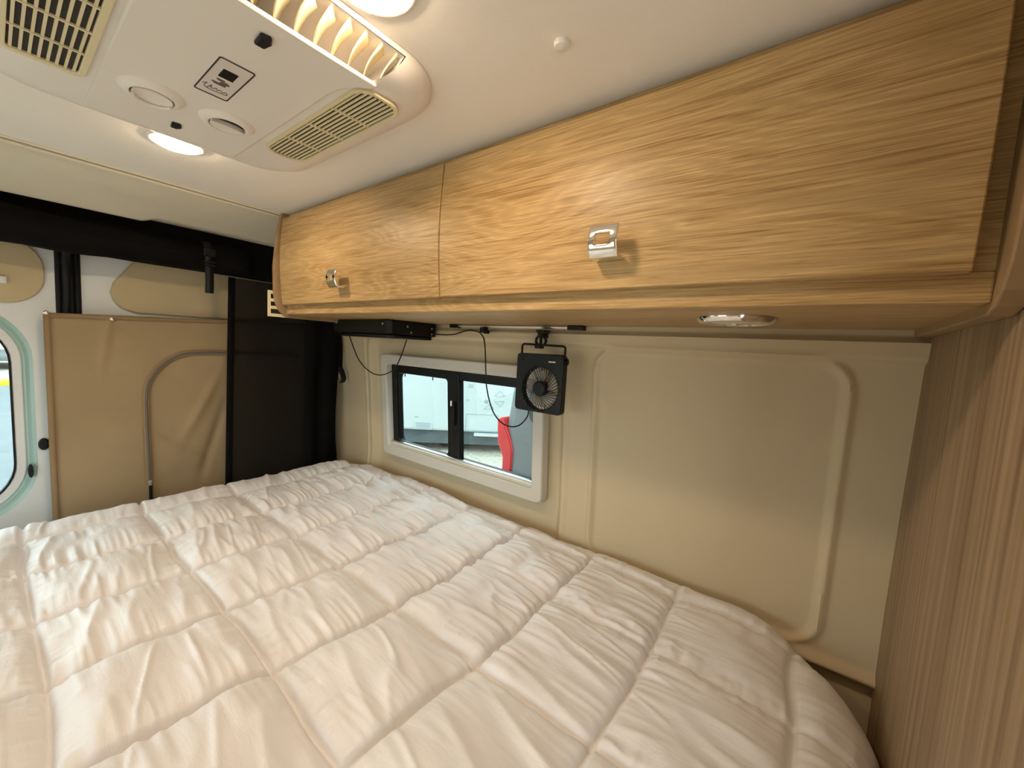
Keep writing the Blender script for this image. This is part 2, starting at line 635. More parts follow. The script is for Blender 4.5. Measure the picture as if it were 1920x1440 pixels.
put('gasket', MB().ring(wr(0.043, 0.14), wr(0.048, 0.135), 0, XD - 0.03, XD - 0.012), 'rubber', door1)
A = wr(0.046, 0.135)
put('pane', MB().prism(A, 0, XD - 0.026, XD - 0.022), 'tinted', door1)
ins = rrect(-0.62, 0.110, 0.052, 0.25, 0.085, 8)
put('insert', MB().prism(ins, 0, XD + 0.001, XD + 0.012), 'insert', door1, bevel=0.004, smooth=True)
put('handle', MB().box(XD + 0.012, XD + 0.024, -0.03, 0.036, 0.108, 0.130), 'door_metal', door1, bevel=0.004)

door2 = thing('door_2', 'white painted rear door behind the tan canvas', None, (XD, 0.6, Z_F), kind='structure')
put('panel', MB().box(XD - 0.03, XD, 0.182, 1.08, Z_F, 0.42), 'door_metal', door2, bevel=0.004)
ins = [(0.62, 0.245), (0.325, 0.245), (0.262, 0.150), (0.254, 0.118), (0.262, 0.085), (0.282, 0.062), (0.32, 0.05), (0.80, 0.055), (0.80, 0.245)]
put('insert', MB().prism(ins, 0, XD + 0.001, XD + 0.012), 'insert', door2, bevel=0.006, smooth=True)
structure(put('wall_rear', MB().box(X_REAR - 0.03, X_REAR, 0.10, 1.10, Z_F, 0.44), 'rubber'), 'dark seam behind the rear doors')
mb = MB()
mb.tube([(XD + 0.003, 0.139, 0.40), (XD + 0.003, 0.135, -0.7)], 0.0075, 8)
structure(put('trim_3', mb, 'rubber', smooth=True), 'black rubber door seal, left one of the pair')
mb = MB()
mb.tube([(XD + 0.003, 0.181, 0.40), (XD + 0.003, 0.177, -0.7)], 0.0075, 8)
structure(put('trim_4', mb, 'rubber', smooth=True), 'black rubber door seal, right one of the pair')

# upright oak partition beside the bed (a wardrobe side)
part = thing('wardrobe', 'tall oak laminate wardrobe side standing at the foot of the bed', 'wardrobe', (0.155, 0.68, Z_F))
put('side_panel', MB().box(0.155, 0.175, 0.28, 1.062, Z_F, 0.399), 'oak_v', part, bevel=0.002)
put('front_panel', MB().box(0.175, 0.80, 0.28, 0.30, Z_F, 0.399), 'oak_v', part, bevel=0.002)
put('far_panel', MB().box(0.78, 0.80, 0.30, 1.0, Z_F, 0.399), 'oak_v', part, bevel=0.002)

# ------------------------------------------------------------------ bed
BX0, BX1, BY0, BY1, BZ = -1.755, 0.145, -0.70, 1.045, -0.585
bed = thing('bed', 'black platform bed base with a mattress under the white comforter', 'bed', (-0.82, 0.17, Z_F))
put('base', MB().box(BX0 + 0.03, BX1 - 0.06, BY0 + 0.02, BY1 - 0.03, Z_F, -0.84), 'base', bed, bevel=0.01)
put('mattress', MB().prism(rrect(BX0 + 0.05, BX1 - 0.06, BY0 + 0.04, BY1 - 0.05, 0.12), 2, -0.838, BZ - 0.045), 'mattress', bed, bevel=0.03, smooth=True, seg=3)

# comforter: quilted sheet laid over the mattress, hanging a little over every edge
SB = [-1.625 + 0.2345 * k for k in range(-1, 9)]          # seams across (constant x)
SA = [-0.50, -0.24, 0.022, 0.276, 0.524, 0.785, 0.985]    # seams along (constant y)
px = np.arange(BX0 - 0.16, BX1 + 0.17, 0.0035)
py = np.arange(BY0 - 0.14, BY1 + 0.14, 0.0035)
PX, PY = np.meshgrid(px, py)
# seams wander a little
qx = PX + 0.012 * (vnoise2(PX * 3.1, PY * 4.3, 3) - 0.5) + 0.010 * (vnoise2(PX * 9, PY * 9, 4) - 0.5) + 0.020 * np.sin(PY * 5.2 + 0.6) * 0.35
qy = PY + 0.030 * (vnoise2(PX * 2.3, PY * 2.1, 5) - 0.5) + 0.008 * (vnoise2(PX * 11, PY * 8, 6) - 0.5)


def near(q, seams):
    s = np.array(seams)
    k = np.abs(q[..., None] - s)
    i = k.argmin(-1)
    return np.take_along_axis(k, i[..., None], -1)[..., 0], i


dB, iB = near(qx, SB)
dA, iA = near(qy, SA)
loose = np.where(iA == 5, 0.18 + 0.55 * smoothstep(-0.75, -0.30, PX), 1.0)      # this row of stitching has come loose in part
puffB = 1 - np.exp(-(dB / 0.030) ** 0.9)
puffA = 1 - loose * np.exp(-(dA / 0.022) ** 0.9)
edge = smoothstep(-1.60, -1.68, PX)
puffA = puffA * (1 - 0.65 * edge) + 0.65 * edge
edge2 = smoothstep(0.975, 1.02, PY)
puffB = puffB * (1 - 0.8 * edge2) + 0.8 * edge2
right = smoothstep(-0.75, -0.15, PX)
hgt = 0.026 * (1 - 0.40 * right) * puffB * puffA
hgt -= (1 - 0.8 * edge2) * (1 - 0.35 * right) * (0.010 * np.exp(-(dB / 0.0065) ** 2) + 0.010 * loose * np.exp(-(dA / 0.006) ** 2))


def ridged(n):
    return 1.0 - np.abs(2.0 * n - 1.0)


# gathers that run off the cross seams, along x
side = np.sign(qx - np.array(SB)[iB])
gat = np.zeros_like(PX)
for k, (f, a) in enumerate(((19, 0.55), (37, 0.85), (68, 0.55), (118, 0.25))):
    jit = 0.9 * (vnoise2(PX * 7, PY * 6, 20 + k) - 0.5)
    ph = vnoise2(PY * f + iB * 17.3 + side * 5.1 + jit, PX * 1.7 + iB * 3.7, 30 + k)
    gat += a * (ridged(ph) - 0.5)
wet = smoothstep(0.45, 0.85, PY) * smoothstep(0.1, -0.5, PX)
amp = (0.0075 + 0.0105 * wet) * (1 - 0.65 * smoothstep(-1.50, -1.62, PX)) * (1 - 0.5 * right) * (1 - 0.7 * edge2) + 0.0020 * smoothstep(0.3, 0.0, PY)
reach = 0.050 + 0.045 * vnoise2(PY * 14 + iB * 9.1 + side, PX * 0.3, 39)
gat *= amp * (np.exp(-(dB / reach) ** 1.6) * (1 - 0.8 * np.exp(-(dB / 0.006) ** 2)) + 0.12 + 0.3 * wet) * smoothstep(0.117, 0.085, dB)
# shorter gathers off the lengthwise seams
side2 = np.sign(qy - np.array(SA)[iA])
g2 = ridged(vnoise2(PX * 36 + iA * 11.7 + side2 * 3.3, PY * 5.0, 41)) + 0.5 * ridged(vnoise2(PX * 75 + iA * 5.7, PY * 7.0, 42)) - 0.75
g2 *= 0.0070 * loose * np.exp(-(dA / 0.036) ** 1.3) * (1 - 0.8 * np.exp(-(dA / 0.005) ** 2))
# long soft folds, slightly slanted, inside the cells
sl = PY * 1.0 + PX * 0.20 + 0.02 * (vnoise2(PX * 4, PY * 4, 58) - 0.5)
fold = (vnoise2(PX * 2.6, sl * 13, 50) - 0.5) * 0.018 + (ridged(vnoise2(PX * 4.0, sl * 23, 51)) - 0.5) * 0.0095 + (vnoise2(PX * 8.0, (PY + PX * 0.5) * 30, 53) - 0.5) * 0.0035
ridge = np.abs(vnoise2(PX * 3.0 + 3.0, sl * 17, 55) - 0.5)
fold += 0.0060 * np.exp(-(ridge / 0.045) ** 2) * smoothstep(0.35, 0.7, vnoise2(PX * 4, PY * 5, 57))
fold *= (1 - 0.35 * right) * (0.15 + 0.85 * puffB * (0.3 + 0.7 * puffA))
# crumple along the loose seam
cr = np.exp(-((PY - 0.785 + 0.07 * (PX + 0.2)) / 0.030) ** 2) * smoothstep(-0.62, -0.40, PX) * smoothstep(0.0, -0.05, PX)
hgt += gat + g2 + fold + cr * 0.007 * (vnoise2(PX * 40, PY * 55, 60) + 0.6 * vnoise2(PX * 85, PY * 90, 61) - 0.6)
hgt += 0.016 * (vnoise2(PX * 1.6 + 2, PY * 1.7, 70) - 0.5)
hgt += 0.010 * smoothstep(0.80, 0.99, PY)
# drape over the edges
r_e = 0.105
gx0, gx1, gy0, gy1 = BX0 + 0.055, BX1 - r_e + 0.005, BY0 + r_e - 0.02, BY1 - 0.050


def drape(p, q):
    cr_ = 0.16
    qx_ = np.abs(p - (gx0 + gx1) / 2) - (gx1 - gx0) / 2 + cr_
    qy_ = np.abs(q - (gy0 + gy1) / 2) - (gy1 - gy0) / 2 + cr_
    ln = np.hypot(np.maximum(qx_, 0), np.maximum(qy_, 0))
    dd = ln + np.minimum(np.maximum(qx_, qy_), 0) - cr_
    nx = np.where(ln > 1e-6, np.maximum(qx_, 0) / np.maximum(ln, 1e-6), (qx_ > qy_) * 1.0) * np.sign(p - (gx0 + gx1) / 2)
    ny = np.where(ln > 1e-6, np.maximum(qy_, 0) / np.maximum(ln, 1e-6), (qx_ <= qy_) * 1.0) * np.sign(q - (gy0 + gy1) / 2)
    return dd, nx, ny


dd, nx, ny = drape(PX, PY)
# the radius is tight at the wall and the rear, full at the foot
wgt = np.clip(nx, 0, 1) ** 2
rad = 0.055 + (r_e - 0.055) * wgt
ang = np.clip(dd / rad, 0, PI / 2)
over = np.clip(dd - rad * PI / 2, 0, None)
inside = dd <= 0
ox = PX - np.where(inside, 0, nx * dd) + nx * np.where(inside, 0, rad * np.sin(ang))
oy = PY - np.where(inside, 0, ny * dd) + ny * np.where(inside, 0, rad * np.sin(ang))
oz = BZ - np.where(inside, 0, rad * (1 - np.cos(ang)) + over)
sn, cs = np.where(inside, 0, np.sin(ang)), np.where(inside, 1, np.cos(ang))
fade = np.where(inside, 1.0, 0.35 + 0.65 * cs)
ox += nx * sn * hgt * fade * 0.8
oy += ny * sn * hgt * fade * 0.8
oz += cs * hgt * fade
oz -= 0.022 * smoothstep(-0.10, 0.10, PX) * smoothstep(0.6, 1.05, PY)        # sags towards the corner by the wardrobe
oy = np.minimum(oy, np.interp(oz, _wz, _wy) - 0.020)
ox = np.minimum(ox, 0.153)
ox = np.maximum(ox, -1.80)
keepm = (dd < 0.27)
mb = MB().grid(np.stack([ox, oy, oz], -1), lambda j, i: keepm[j, i] and keepm[j + 1, i + 1] and keepm[j + 1, i] and keepm[j, i + 1])
cf = put('comforter', mb, 'quilt', smooth=180, base=(-0.82, 0.17, -0.84))
tag(cf, 'white quilted comforter with rectangular stitched cells spread over the bed', 'comforter')

# ------------------------------------------------------------------ overhead cabinet
cab = thing('overhead_cabinet', 'long oak laminate overhead cabinet with two doors above the window', 'cabinet', (-0.65, 0.80, 0.06))
CX0, CX1 = -1.434, 0.133
mb = MB()
mb.box(CX0, CX1, 0.6402, 1.004, 0.073, 0.088)
mb.box(CX0, CX1, 0.990, 1.004, 0.088, 0.398)
put('carcass', mb, 'oak', cab)
put('valance', MB().prism([(0.611, 0.073), (0.611, 0.104), (0.640, 0.104), (0.640, 0.073)], 0, CX0, CX1), 'oak', cab, bevel=0.002)
mb = MB().box(CX0, CX1, 0.616, 0.632, 0.370, 0.3985)
mb.box(0.104, CX1, 0.616, 0.632, 0.104, 0.370)
put('face_frame', mb, 'oak', cab)


def door_y(z):
    return 0.594 - 0.009 * math.sin(PI * min(1, max(0, (z - 0.10) / 0.285)))


def cab_door(x0, x1):
    zz = np.linspace(0.102, 0.380, 13)
    poly = [(door_y(z), z) for z in zz] + [(door_y(z) + 0.018, z) for z in zz[::-1]]
    return put('door', MB().prism(poly, 0, x0, x1), 'oak', cab, bevel=0.0018, smooth=30)


def end_panel(x0, x1):
    fr = [(0.594, 0.3985), (0.579, 0.33), (0.570, 0.225), (0.572, 0.135), (0.578, 0.105), (0.589, 0.082), (0.604, 0.068), (0.625, 0.061), (1.004, 0.060), (1.004, 0.3985)]
    o = put('end_panel', MB().prism(fr, 0, x0, x1), 'oak_edge', cab, bevel=0.002)
    return o


end_panel(-1.449, CX0)
end_panel(CX1, 0.1535)
dl = cab_door(-1.430, -0.664)
dr = cab_door(-0.660, 0.114)


def handle(door, x, z):
    """bent chrome plate with a square hole, foot on the door"""
    w_, n_u, n_s = 0.046, 8, 14
    y0 = door_y(z)
    P = np.zeros((n_s + 1, n_u + 1, 3))
    for j in range(n_s + 1):
        s = j / n_s
        if s < 0.22:
            yy, z_ = y0 - 0.024 * (s / 0.22), z - 0.022
        else:
            t = (s - 0.22) / 0.78
            yy, z_ = y0 - 0.024 - 0.008 * math.sin(t * PI * 0.9), z - 0.022 + 0.044 * t
        for i in range(n_u + 1):
            P[j, i] = (x - w_ / 2 + w_ * i / n_u, yy, z_)
    m = MB().grid(P, lambda j, i: not (7 <= j <= 10 and 2 <= i <= 5))
    o = put('handle', m, 'chrome', door, solid=0.005, bevel=0.001, smooth=50)
    o['label'] = 'chrome bent-plate pull with a square hole'
    return o


handle(dr, -0.270, 0.168)
handle(dl, -1.048, 0.161)

# slotted vent plate just behind the cabinet's rear end
vp = thing('vent_plate', 'small cream slotted vent plate at the rear end of the oak cabinet', 'vent', (-1.456, 0.60, 0.06))
mb = MB()
mb.box(-1.457, -1.4495, 0.560, 0.64, 0.062, 0.072)
mb.box(-1.457, -1.4495, 0.560, 0.64, 0.136, 0.147)
mb.box(-1.457, -1.4495, 0.560, 0.567, 0.072, 0.136)
for z in (0.092, 0.116):
    mb.box(-1.457, -1.4495, 0.567, 0.64, z - 0.005, z + 0.005)
put('frame', mb, 'ac_cream', vp)
put('backing', MB().box(-1.463, -1.4575, 0.562, 0.64, 0.064, 0.145), 'dark', vp)  # dark plate paints the shade behind the slots

# round light under the cabinet
pk = thing('puck_light', 'round chrome-rimmed light, unlit, under the oak cabinet', 'light', (-0.117, 0.772, 0.060))
put('rim', MB().lathe((-0.117, 0.772, 0.0727), (0, 0, -1), [(0.061, 0), (0.061, 0.003), (0.056, 0.009), (0.050, 0.010), (0.046, 0.007), (0.046, 0.0)], 48), 'chrome', pk, smooth=True)
put('lens', MB().lathe((-0.117, 0.772, 0.0715), (0, 0, -1), [(0.0455, 0), (0.045, 0.005), (0.028, 0.008), (0.006, 0.009)], 40), 'lens_off', pk, smooth=True)
put('switch', MB().lathe((-0.117, 0.772, 0.0625), (0, 0, -1), [(0.007, 0), (0.007, 0.002), (0.004, 0.003)], 16), 'steel', pk)

# ------------------------------------------------------------------ window_1 in the side wall
wd = thing('window_1', 'sliding window with a beige surround and black frames in the side wall', None, (-1.07, 1.04, -0.49), kind='structure')


def warp_wall(q):
    return [q[0], wy(q[2]) - q[1], q[2]]


def wring(o, i, ro, ri, d0, d1, n=5):
    return MB().ring(rrect(*o, ro, n), rrect(*i, ri, n), 1, d0, d1, warp_wall)


put('surround', wring((-1.487, -0.650, -0.490, -0.052), (-1.450, -0.690, -0.446, -0.093), 0.022, 0.012, -0.020, 0.018), 'plastic', wd, bevel=0.005, smooth=True)
put('frame', wring((-1.462, -0.680, -0.452, -0.085), (-1.420, -0.700, -0.432, -0.128), 0.012, 0.030, -0.045, -0.012), 'black', wd, bevel=0.002)
mb = MB()
y1 = lambda z, d: wy(z) - d
# sash of the sliding pane
put('sash', wring((-1.436, -1.080, -0.440, -0.112), (-1.412, -1.112, -0.428, -0.130), 0.016, 0.014, -0.034, -0.018), 'black', wd, bevel=0.002)


def wbox(x0, x1, z0, z1, d0, d1):
    v = []
    for x in (x0, x1):
        for d_ in (d0, d1):
            for z in (z0, z1):
                v.append((x, wy(z) - d_, z))
    return MB().add(v, [(0, 1, 3, 2), (4, 6, 7, 5), (0, 4, 5, 1), (2, 3, 7, 6), (0, 2, 6, 4), (1, 5, 7, 3)])


put('mullion', wbox(-1.084, -1.040, -0.445, -0.100, -0.036, -0.008), 'black', wd, bevel=0.004)
lt = put('latch', wbox(-1.070, -1.056, -0.300, -0.215, -0.008, 0.006), 'rubber', wd, bevel=0.004)
put('latch_pin', MB().tube([(-1.063, wy(-0.22) - 0.010, -0.206), (-1.063, wy(-0.22) - 0.010, -0.225)], 0.004), 'steel', lt)
put('pane', wbox(-1.425, -1.095, -0.44, -0.115, -0.030, -0.026), 'tinted', wd)
put('pane', wbox(-1.062, -0.690, -0.445, -0.100, -0.040, -0.036), 'tinted', wd)
put('sill', wbox(-1.450, -0.690, -0.447, -0.434, -0.040, 0.010), 'plastic', wd, bevel=0.003)
put('track', wbox(-1.445, -0.695, -0.436, -0.429, -0.018, -0.002), 'steel', wd, bevel=0.002)
pg = put('peg', MB().tube([(-1.365, wy(-0.13) + 0.016, -0.126), (-1.365, wy(-0.13) + 0.016, -0.142)], 0.0022), 'black', wd)
again(pg, wd, (0.174, 0, 0))

# ------------------------------------------------------------------ black fold-up box under the cabinet
bxo = thing('folded_screen_mount', 'flat black metal box bracket screwed under the cabinet beside the window', 'bracket', (-1.29, 0.89, 0.02))
mb = MB()
mb.prism([(-1.462, 0.792), (-1.125, 0.786), (-1.112, 0.80), (-1.108, 0.985), (-1.462, 0.985)], 2, 0.026, 0.0725)
put('housing', mb, 'black', bxo, bevel=0.003)
put('flap', MB().prism(rrect(-1.452, -1.116, 0.80, 0.984, 0.02), 2, 0.0125, 0.0255), 'black', bxo, bevel=0.004, smooth=True)
put('hinge', MB().box(-1.490, -1.4625, 0.80, 0.83, 0.050, 0.0725), 'black', bxo, bevel=0.003)
sc = None
for (x, y, z, nx_, ny_) in ((-1.445, 0.7915, 0.060, 0, -1), (-1.145, 0.786, 0.058, 0, -1), (-1.1105, 0.86, 0.054, 1, 0), (-1.1085, 0.965, 0.054, 1, 0), (-1.1085, 0.965, 0.035, 1, 0), (-1.110, 0.875, 0.035, 1, 0)):
    put('screw', MB().lathe((x, y, z), (nx_, ny_, 0), [(0.0035, 0), (0.0032, 0.0012), (0.0015, 0.0016)], 10), 'steel', bxo)

# cable loop hanging from the box
def spline(pts, k=8):
    P = [Vector(p) for p in pts]
    out = []
    for i in range(len(P) - 1):
        p0, p1, p2, p3 = P[max(i - 1, 0)], P[i], P[i + 1], P[min(i + 2, len(P) - 1)]
        for j in range(k):
            t = j / k
            out.append(0.5 * ((2 * p1) + (p2 - p0) * t + (2 * p0 - 5 * p1 + 4 * p2 - p3) * t * t + (3 * p1 - p0 - 3 * p2 + p3) * t ** 3))
    out.append(P[-1])
    return out


k_ = 0.90 / 0.93
loop = [(-1.591, 0.033), (-1.56, -0.029), (-1.506, -0.089), (-1.427, -0.127), (-1.354, -0.132), (-1.277, -0.105), (-1.234, -0.052), (-1.221, 0.012)]
ys = np.linspace(0.84, 0.965, len(loop))
pts = [(x * y / 0.93, y, z * y / 0.93) for (x, z), y in zip(loop, ys)]
pts[0] = (pts[0][0], pts[0][1], 0.0165)
pts[-1] = (pts[-1][0] + 0.02, pts[-1][1], 0.0165)
tag(put('cable', MB().tube(spline(pts), 0.0021, 6), 'black', smooth=True, base=pts[3]),
    'thin black cable looping down from the flat black box', 'cable')

# rod along the wall under the cabinet
rod = thing('rod', 'short silver double rod with black ends under the cabinet above the window', 'rod', (-0.77, 0.975, 0.063))
put('bar', MB().tube([(-1.00, 0.975, 0.0675), (-0.535, 0.975, 0.0675)], 0.0030, 8), 'steel', rod, smooth=True)
put('bar', MB().tube([(-1.00, 0.984, 0.0655), (-0.535, 0.984, 0.0655)], 0.0026, 8), 'steel', rod, smooth=True)
put('end_cap', MB().box(-1.022, -0.985, 0.968, 0.991, 0.0605, 0.0725), 'black', rod, bevel=0.002)
put('end_cap', MB().box(-0.556, -0.508, 0.968, 0.991, 0.0600, 0.0725), 'black', rod, bevel=0.002)
clip = thing('cable_clip', 'tiny black clip holding the fan cable to the rod', 'clip', (-0.868, 0.972, 0.05))
put('jaw', MB().box(-0.876, -0.856, 0.963, 0.985, 0.046, 0.0640), 'black', clip, bevel=0.003)
put('tab', MB().box(-0.861, -0.848, 0.966, 0.982, 0.043, 0.0555), 'black', clip, bevel=0.002)

# hanging fan
FY = 0.950
fan = thing('hanging_fan', 'black square portable fan hanging from the rod by its handle', 'fan', (-0.617, FY, -0.176))
fx0, fx1, fz0, fz1 = -0.697, -0.540, -0.176, -0.010
cx, cz, fr = -0.613, -0.108, 0.0600
mb = MB()
def ray_rr(a, x0, x1, z0, z1, ox_, oz_, r):
    """where a ray from (ox_, oz_) leaves a rounded rectangle"""
    lo_, hi_ = 0.0, 0.3
    for _ in range(40):
        m = (lo_ + hi_) / 2
        p = (ox_ + m * math.cos(a), oz_ + m * math.sin(a))
        if sdrr(p[0], p[1], x0, x1, z0, z1, r) < 0:
            lo_ = m
        else:
            hi_ = m
    return (ox_ + lo_ * math.cos(a), oz_ + lo_ * math.sin(a))


angs = [2 * PI * k / 96 for k in range(96)]
sq = [ray_rr(a, fx0, fx1, fz0, fz1, cx, cz, 0.010) for a in angs]
ci = [(cx + fr * math.cos(a), cz + fr * math.sin(a)) for a in angs]
mb.ring(sq, ci, 1, FY - 0.014, FY + 0.008)
put('housing', mb, 'black', fan, bevel=0.002)
mb = MB()
for k in range(40):
    a = 2 * PI * k / 40
    b = a + 0.28
    mb.tube([(cx + 0.019 * math.cos(a), FY - 0.0155, cz + 0.019 * math.sin(a)), (cx + 0.04 * math.cos(a + 0.1), FY - 0.0175, cz + 0.04 * math.sin(a + 0.1)),
             (cx + 0.0655 * math.cos(b), FY - 0.0145, cz + 0.0655 * math.sin(b))], 0.0009, 5)
put('front_guard', mb, 'black', fan)
mb = MB()
for k in range(12):
    a = 2 * PI * k / 12
    b = a - 0.4
    mb.tube([(cx + 0.016 * math.cos(a), FY + 0.0075, cz + 0.016 * math.sin(a)), (cx + 0.0605 * math.cos(b), FY + 0.0075, cz + 0.0605 * math.sin(b))], 0.0010, 5)
put('rear_guard', mb, 'black', fan)
put('hub', MB().lathe((cx, FY - 0.012, cz), (0, -1, 0), [(0.021, -0.02), (0.021, 0.004), (0.018, 0.007), (0.004, 0.0075)], 28), 'black', fan, smooth=True)
for k in range(5):
    a = 2 * PI * k / 5 + 0.35
    P = np.zeros((5, 4, 3))
    for j in range(5):
        rr_ = 0.019 + 0.034 * j / 4
        for i in range(4):
            t = a + (i / 3 - 0.5) * 0.95 + 0.22 * j / 4
            P[j, i] = (cx + rr_ * math.cos(t), FY - 0.007 + 0.010 * i / 3, cz + rr_ * math.sin(t))
    put('blade', MB().grid(P), 'blade', fan, solid=0.0012, smooth=True)
path = [(fx0 + 0.006, FY, -0.020), (fx0 + 0.006, FY, 0.008)] + [(fx0 + 0.006 + 0.008 * (1 - math.cos(t)), FY, 0.008 + 0.008 * math.sin(t)) for t in np.linspace(0.2, PI / 2, 5)] + \
       [(fx1 - 0.006 - 0.008 * (1 - math.cos(t)), FY, 0.006 + 0.008 * math.sin(t)) for t in np.linspace(PI / 2, 0.2, 5)] + [(fx1 - 0.006, FY, 0.006), (fx1 - 0.006, FY, -0.020)]
put('handle', MB().tube(path, 0.0032, 8), 'black', fan, smooth=True)
put('power_button', MB().lathe((fx0 + 0.018, FY - 0.014, -0.028), (0, -1, 0), [(0.006, 0), (0.006, 0.0012), (0.002, 0.0016)], 14), 'rubber', fan)
put('printed_mark', MB().box(-0.588, -0.566, FY - 0.0146, FY - 0.0140, -0.0325, -0.0290), 'lens_off', fan)
put('knob', MB().lathe((fx1, FY, -0.028), (1, 0, 0), [(0.009, 0), (0.009, 0.004), (0.005, 0.006)], 16), 'black', fan, smooth=True)
hk = thing('clamp_hook', 'small black clamp hook joining the fan handle to the rod', 'hook', (-0.635, 0.96, 0.006))
put('jaw', MB().prism([(-0.652, 0.0585), (-0.618, 0.0585), (-0.622, 0.052), (-0.627, 0.046), (-0.625, 0.036), (-0.645, 0.036), (-0.643, 0.046), (-0.648, 0.052)], 1, 0.955, 0.988), 'black', hk, bevel=0.002)
mb = MB()
for s in (-1, 1):
    mb.tube([(-0.635 + 0.013 * math.cos(t) * s - s * 0.0 + s * 0.004, 0.962, 0.027 + 0.013 * math.sin(t)) for t in np.linspace(-PI / 2, PI / 2, 9)], 0.0040, 8)
put('ring_arms', mb, 'black', hk, smooth=True)
put('grip', MB().prism(rrect(-0.645, -0.625, 0.0045, 0.0165, 0.004), 1, 0.944, 0.966), 'black', hk, bevel=0.002)
mb = MB().tube([(-0.635, 0.962, 0.038), (-0.635, 0.962, 0.014)], 0.0045, 8)
put('stem', mb, 'black', hk)

pts = [(-1.107, 0.955, 0.040), (-1.064, 0.96, 0.035), (-0.992, 0.96, 0.037), (-0.93, 0.96, 0.051), (-0.894, 0.96, 0.051), (-0.863, 0.958, 0.041), (-0.843, 0.955, 0.01), (-0.832, 0.955, -0.083), (-0.824, 0.955, -0.134), (-0.798, 0.955, -0.195), (-0.763, 0.955, -0.228), (-0.724, 0.955, -0.237), (-0.69, 0.955, -0.228), (-0.663, 0.953, -0.201), (-0.655, 0.951, -0.177)]
tag(put('fan_cable', MB().tube(spline(pts), 0.0021, 6), 'black', smooth=True, base=pts[7]),
    'thin black cable running from the flat black box down to the hanging fan', 'cable')

# ------------------------------------------------------------------ ceiling lights and button
def ceiling_light(x, y, label, grp='round warm ceiling lights'):
    t = thing('ceiling_light', label, 'light', (x, y, Z_C - 0.012), grp)
    put('rim', MB().lathe((x, y, Z_C - 0.0005), (0, 0, -1), [(0.050, 0), (0.050, 0.002), (0.047, 0.004), (0.043, 0.004), (0.043, 0.0)], 40), 'ac', t, smooth=True)
    put('lens', MB().lathe((x, y, Z_C - 0.001), (0, 0, -1), [(0.0425, 0), (0.0425, 0.0035), (0.038, 0.0065), (0.026, 0.0082), (0.008, 0.0090)], 40), 'lens', t, smooth=True)
    return t


ceiling_light(-1.135, 0.258, 'round lit warm ceiling light on the rear side of the air conditioner')
ceiling_light(-0.432, 0.272, 'round lit warm ceiling light on the near side of the air conditioner')
ceiling_light(1.35, 0.12, 'round lit warm ceiling light added out of view, furthest forward')  # extra lamp out of view, added to light the van
cb = thing('ceiling_button', 'small white plastic button cap on the ceiling', 'button', (-0.304, 0.466, Z_C - 0.008))
put('cap', MB().lathe((-0.304, 0.466, Z_C), (0, 0, -1), [(0.0105, 0), (0.0105, 0.003), (0.009, 0.006), (0.004, 0.0075), (0.001, 0.0078)], 24), 'ac', cb, smooth=True)

# ------------------------------------------------------------------ roof air conditioner
ACX, ACY, ACZ = -0.775, 0.212, 0.362
ac = thing('air_conditioner', 'white ceiling air conditioner with grilles, louvres and round vents', 'air conditioner', (ACX, ACY, ACZ))


def ac_out(s, z, n=10):
    """rounded outline; the straight sides carry evenly spaced points"""
    hx, hy, r = 0.285 - s, 0.25 - s, 0.10 - s * 0.5
    pts = []
    cor = [(hx - r, hy - r, 0), (-hx + r, hy - r, 90), (-hx + r, -hy + r, 180), (hx - r, -hy + r, 270)]
    for i, (cx_, cy_, a0) in enumerate(cor):
        for k in range(n + 1):
            t = math.radians(a0 + 90 * k / n)
            pts.append((ACX + cx_ + r * math.cos(t), ACY + cy_ + r * math.sin(t), z))
    return pts


lv = [(0.0, 0.3995), (0.0, 0.392), (0.006, 0.384), (0.016, 0.375), (0.030, 0.368), (0.045, 0.364), (0.06, 0.3625)]
rg = [ac_out(*l) for l in lv]
n = len(rg[0])
mb = MB()
v = [p for r in rg for p in r]
# the last outline point to the first closes the straight +x side: that is where the louvre slot opens
f = []
for k in range(len(rg) - 1):
    for i in range(n):
        j = (i + 1) % n
        if i == n - 1 and 1 <= k <= 4:
            continue
        f.append((k * n + i, k * n + j, (k + 1) * n + j, (k + 1) * n + i))
f.append(tuple((len(rg) - 1) * n + i for i in range(n)))
mb.add(v, f)
put('shell', mb, 'ac', ac, smooth=50)
ya, yb = rg[0][n - 1][1], rg[0][0][1]
xa = ACX + 0.285
# pocket behind the louvre slot
mb = MB()
sl_pts = [(xa - 0.001, 0.3915), (xa - 0.060, 0.3965), (xa - 0.105, 0.3955), (xa - 0.105, 0.369), (xa - 0.046, 0.3645)]
v = [(x, ya + 0.002, z) for x, z in sl_pts] + [(x, yb - 0.002, z) for x, z in sl_pts]
m_ = len(sl_pts)
mb.add(v, [(i, i + 1, m_ + i + 1, m_ + i) for i in range(m_ - 1)] + [tuple(range(m_)), tuple(range(m_, 2 * m_))])
put('louvre_pocket', mb, 'ac', ac)
nf = 13
fin0 = None
for k in range(nf):
    y = ya + 0.012 + (yb - ya - 0.024) * k / (nf - 1)
    P = np.zeros((7, 4, 3))
    for j in range(7):
        t = j / 6
        xo = xa - 0.046 + 0.042 * t
        zo = 0.3648 + 0.0262 * t ** 1.6
        for i in range(4):
            u = i / 3
            P[j, i] = (xo - u * (0.030 - 0.012 * t), y + 0.015 * u - 0.005 * math.sin(PI * t), zo + u * 0.014 * (1 - t))
    if fin0 is None:
        fin0 = put('louvre_fin', MB().grid(P), 'ac_cream', ac, solid=0.0018, smooth=True)
        yf0 = y
    else:
        again(fin0, ac, (0, y - yf0, 0))
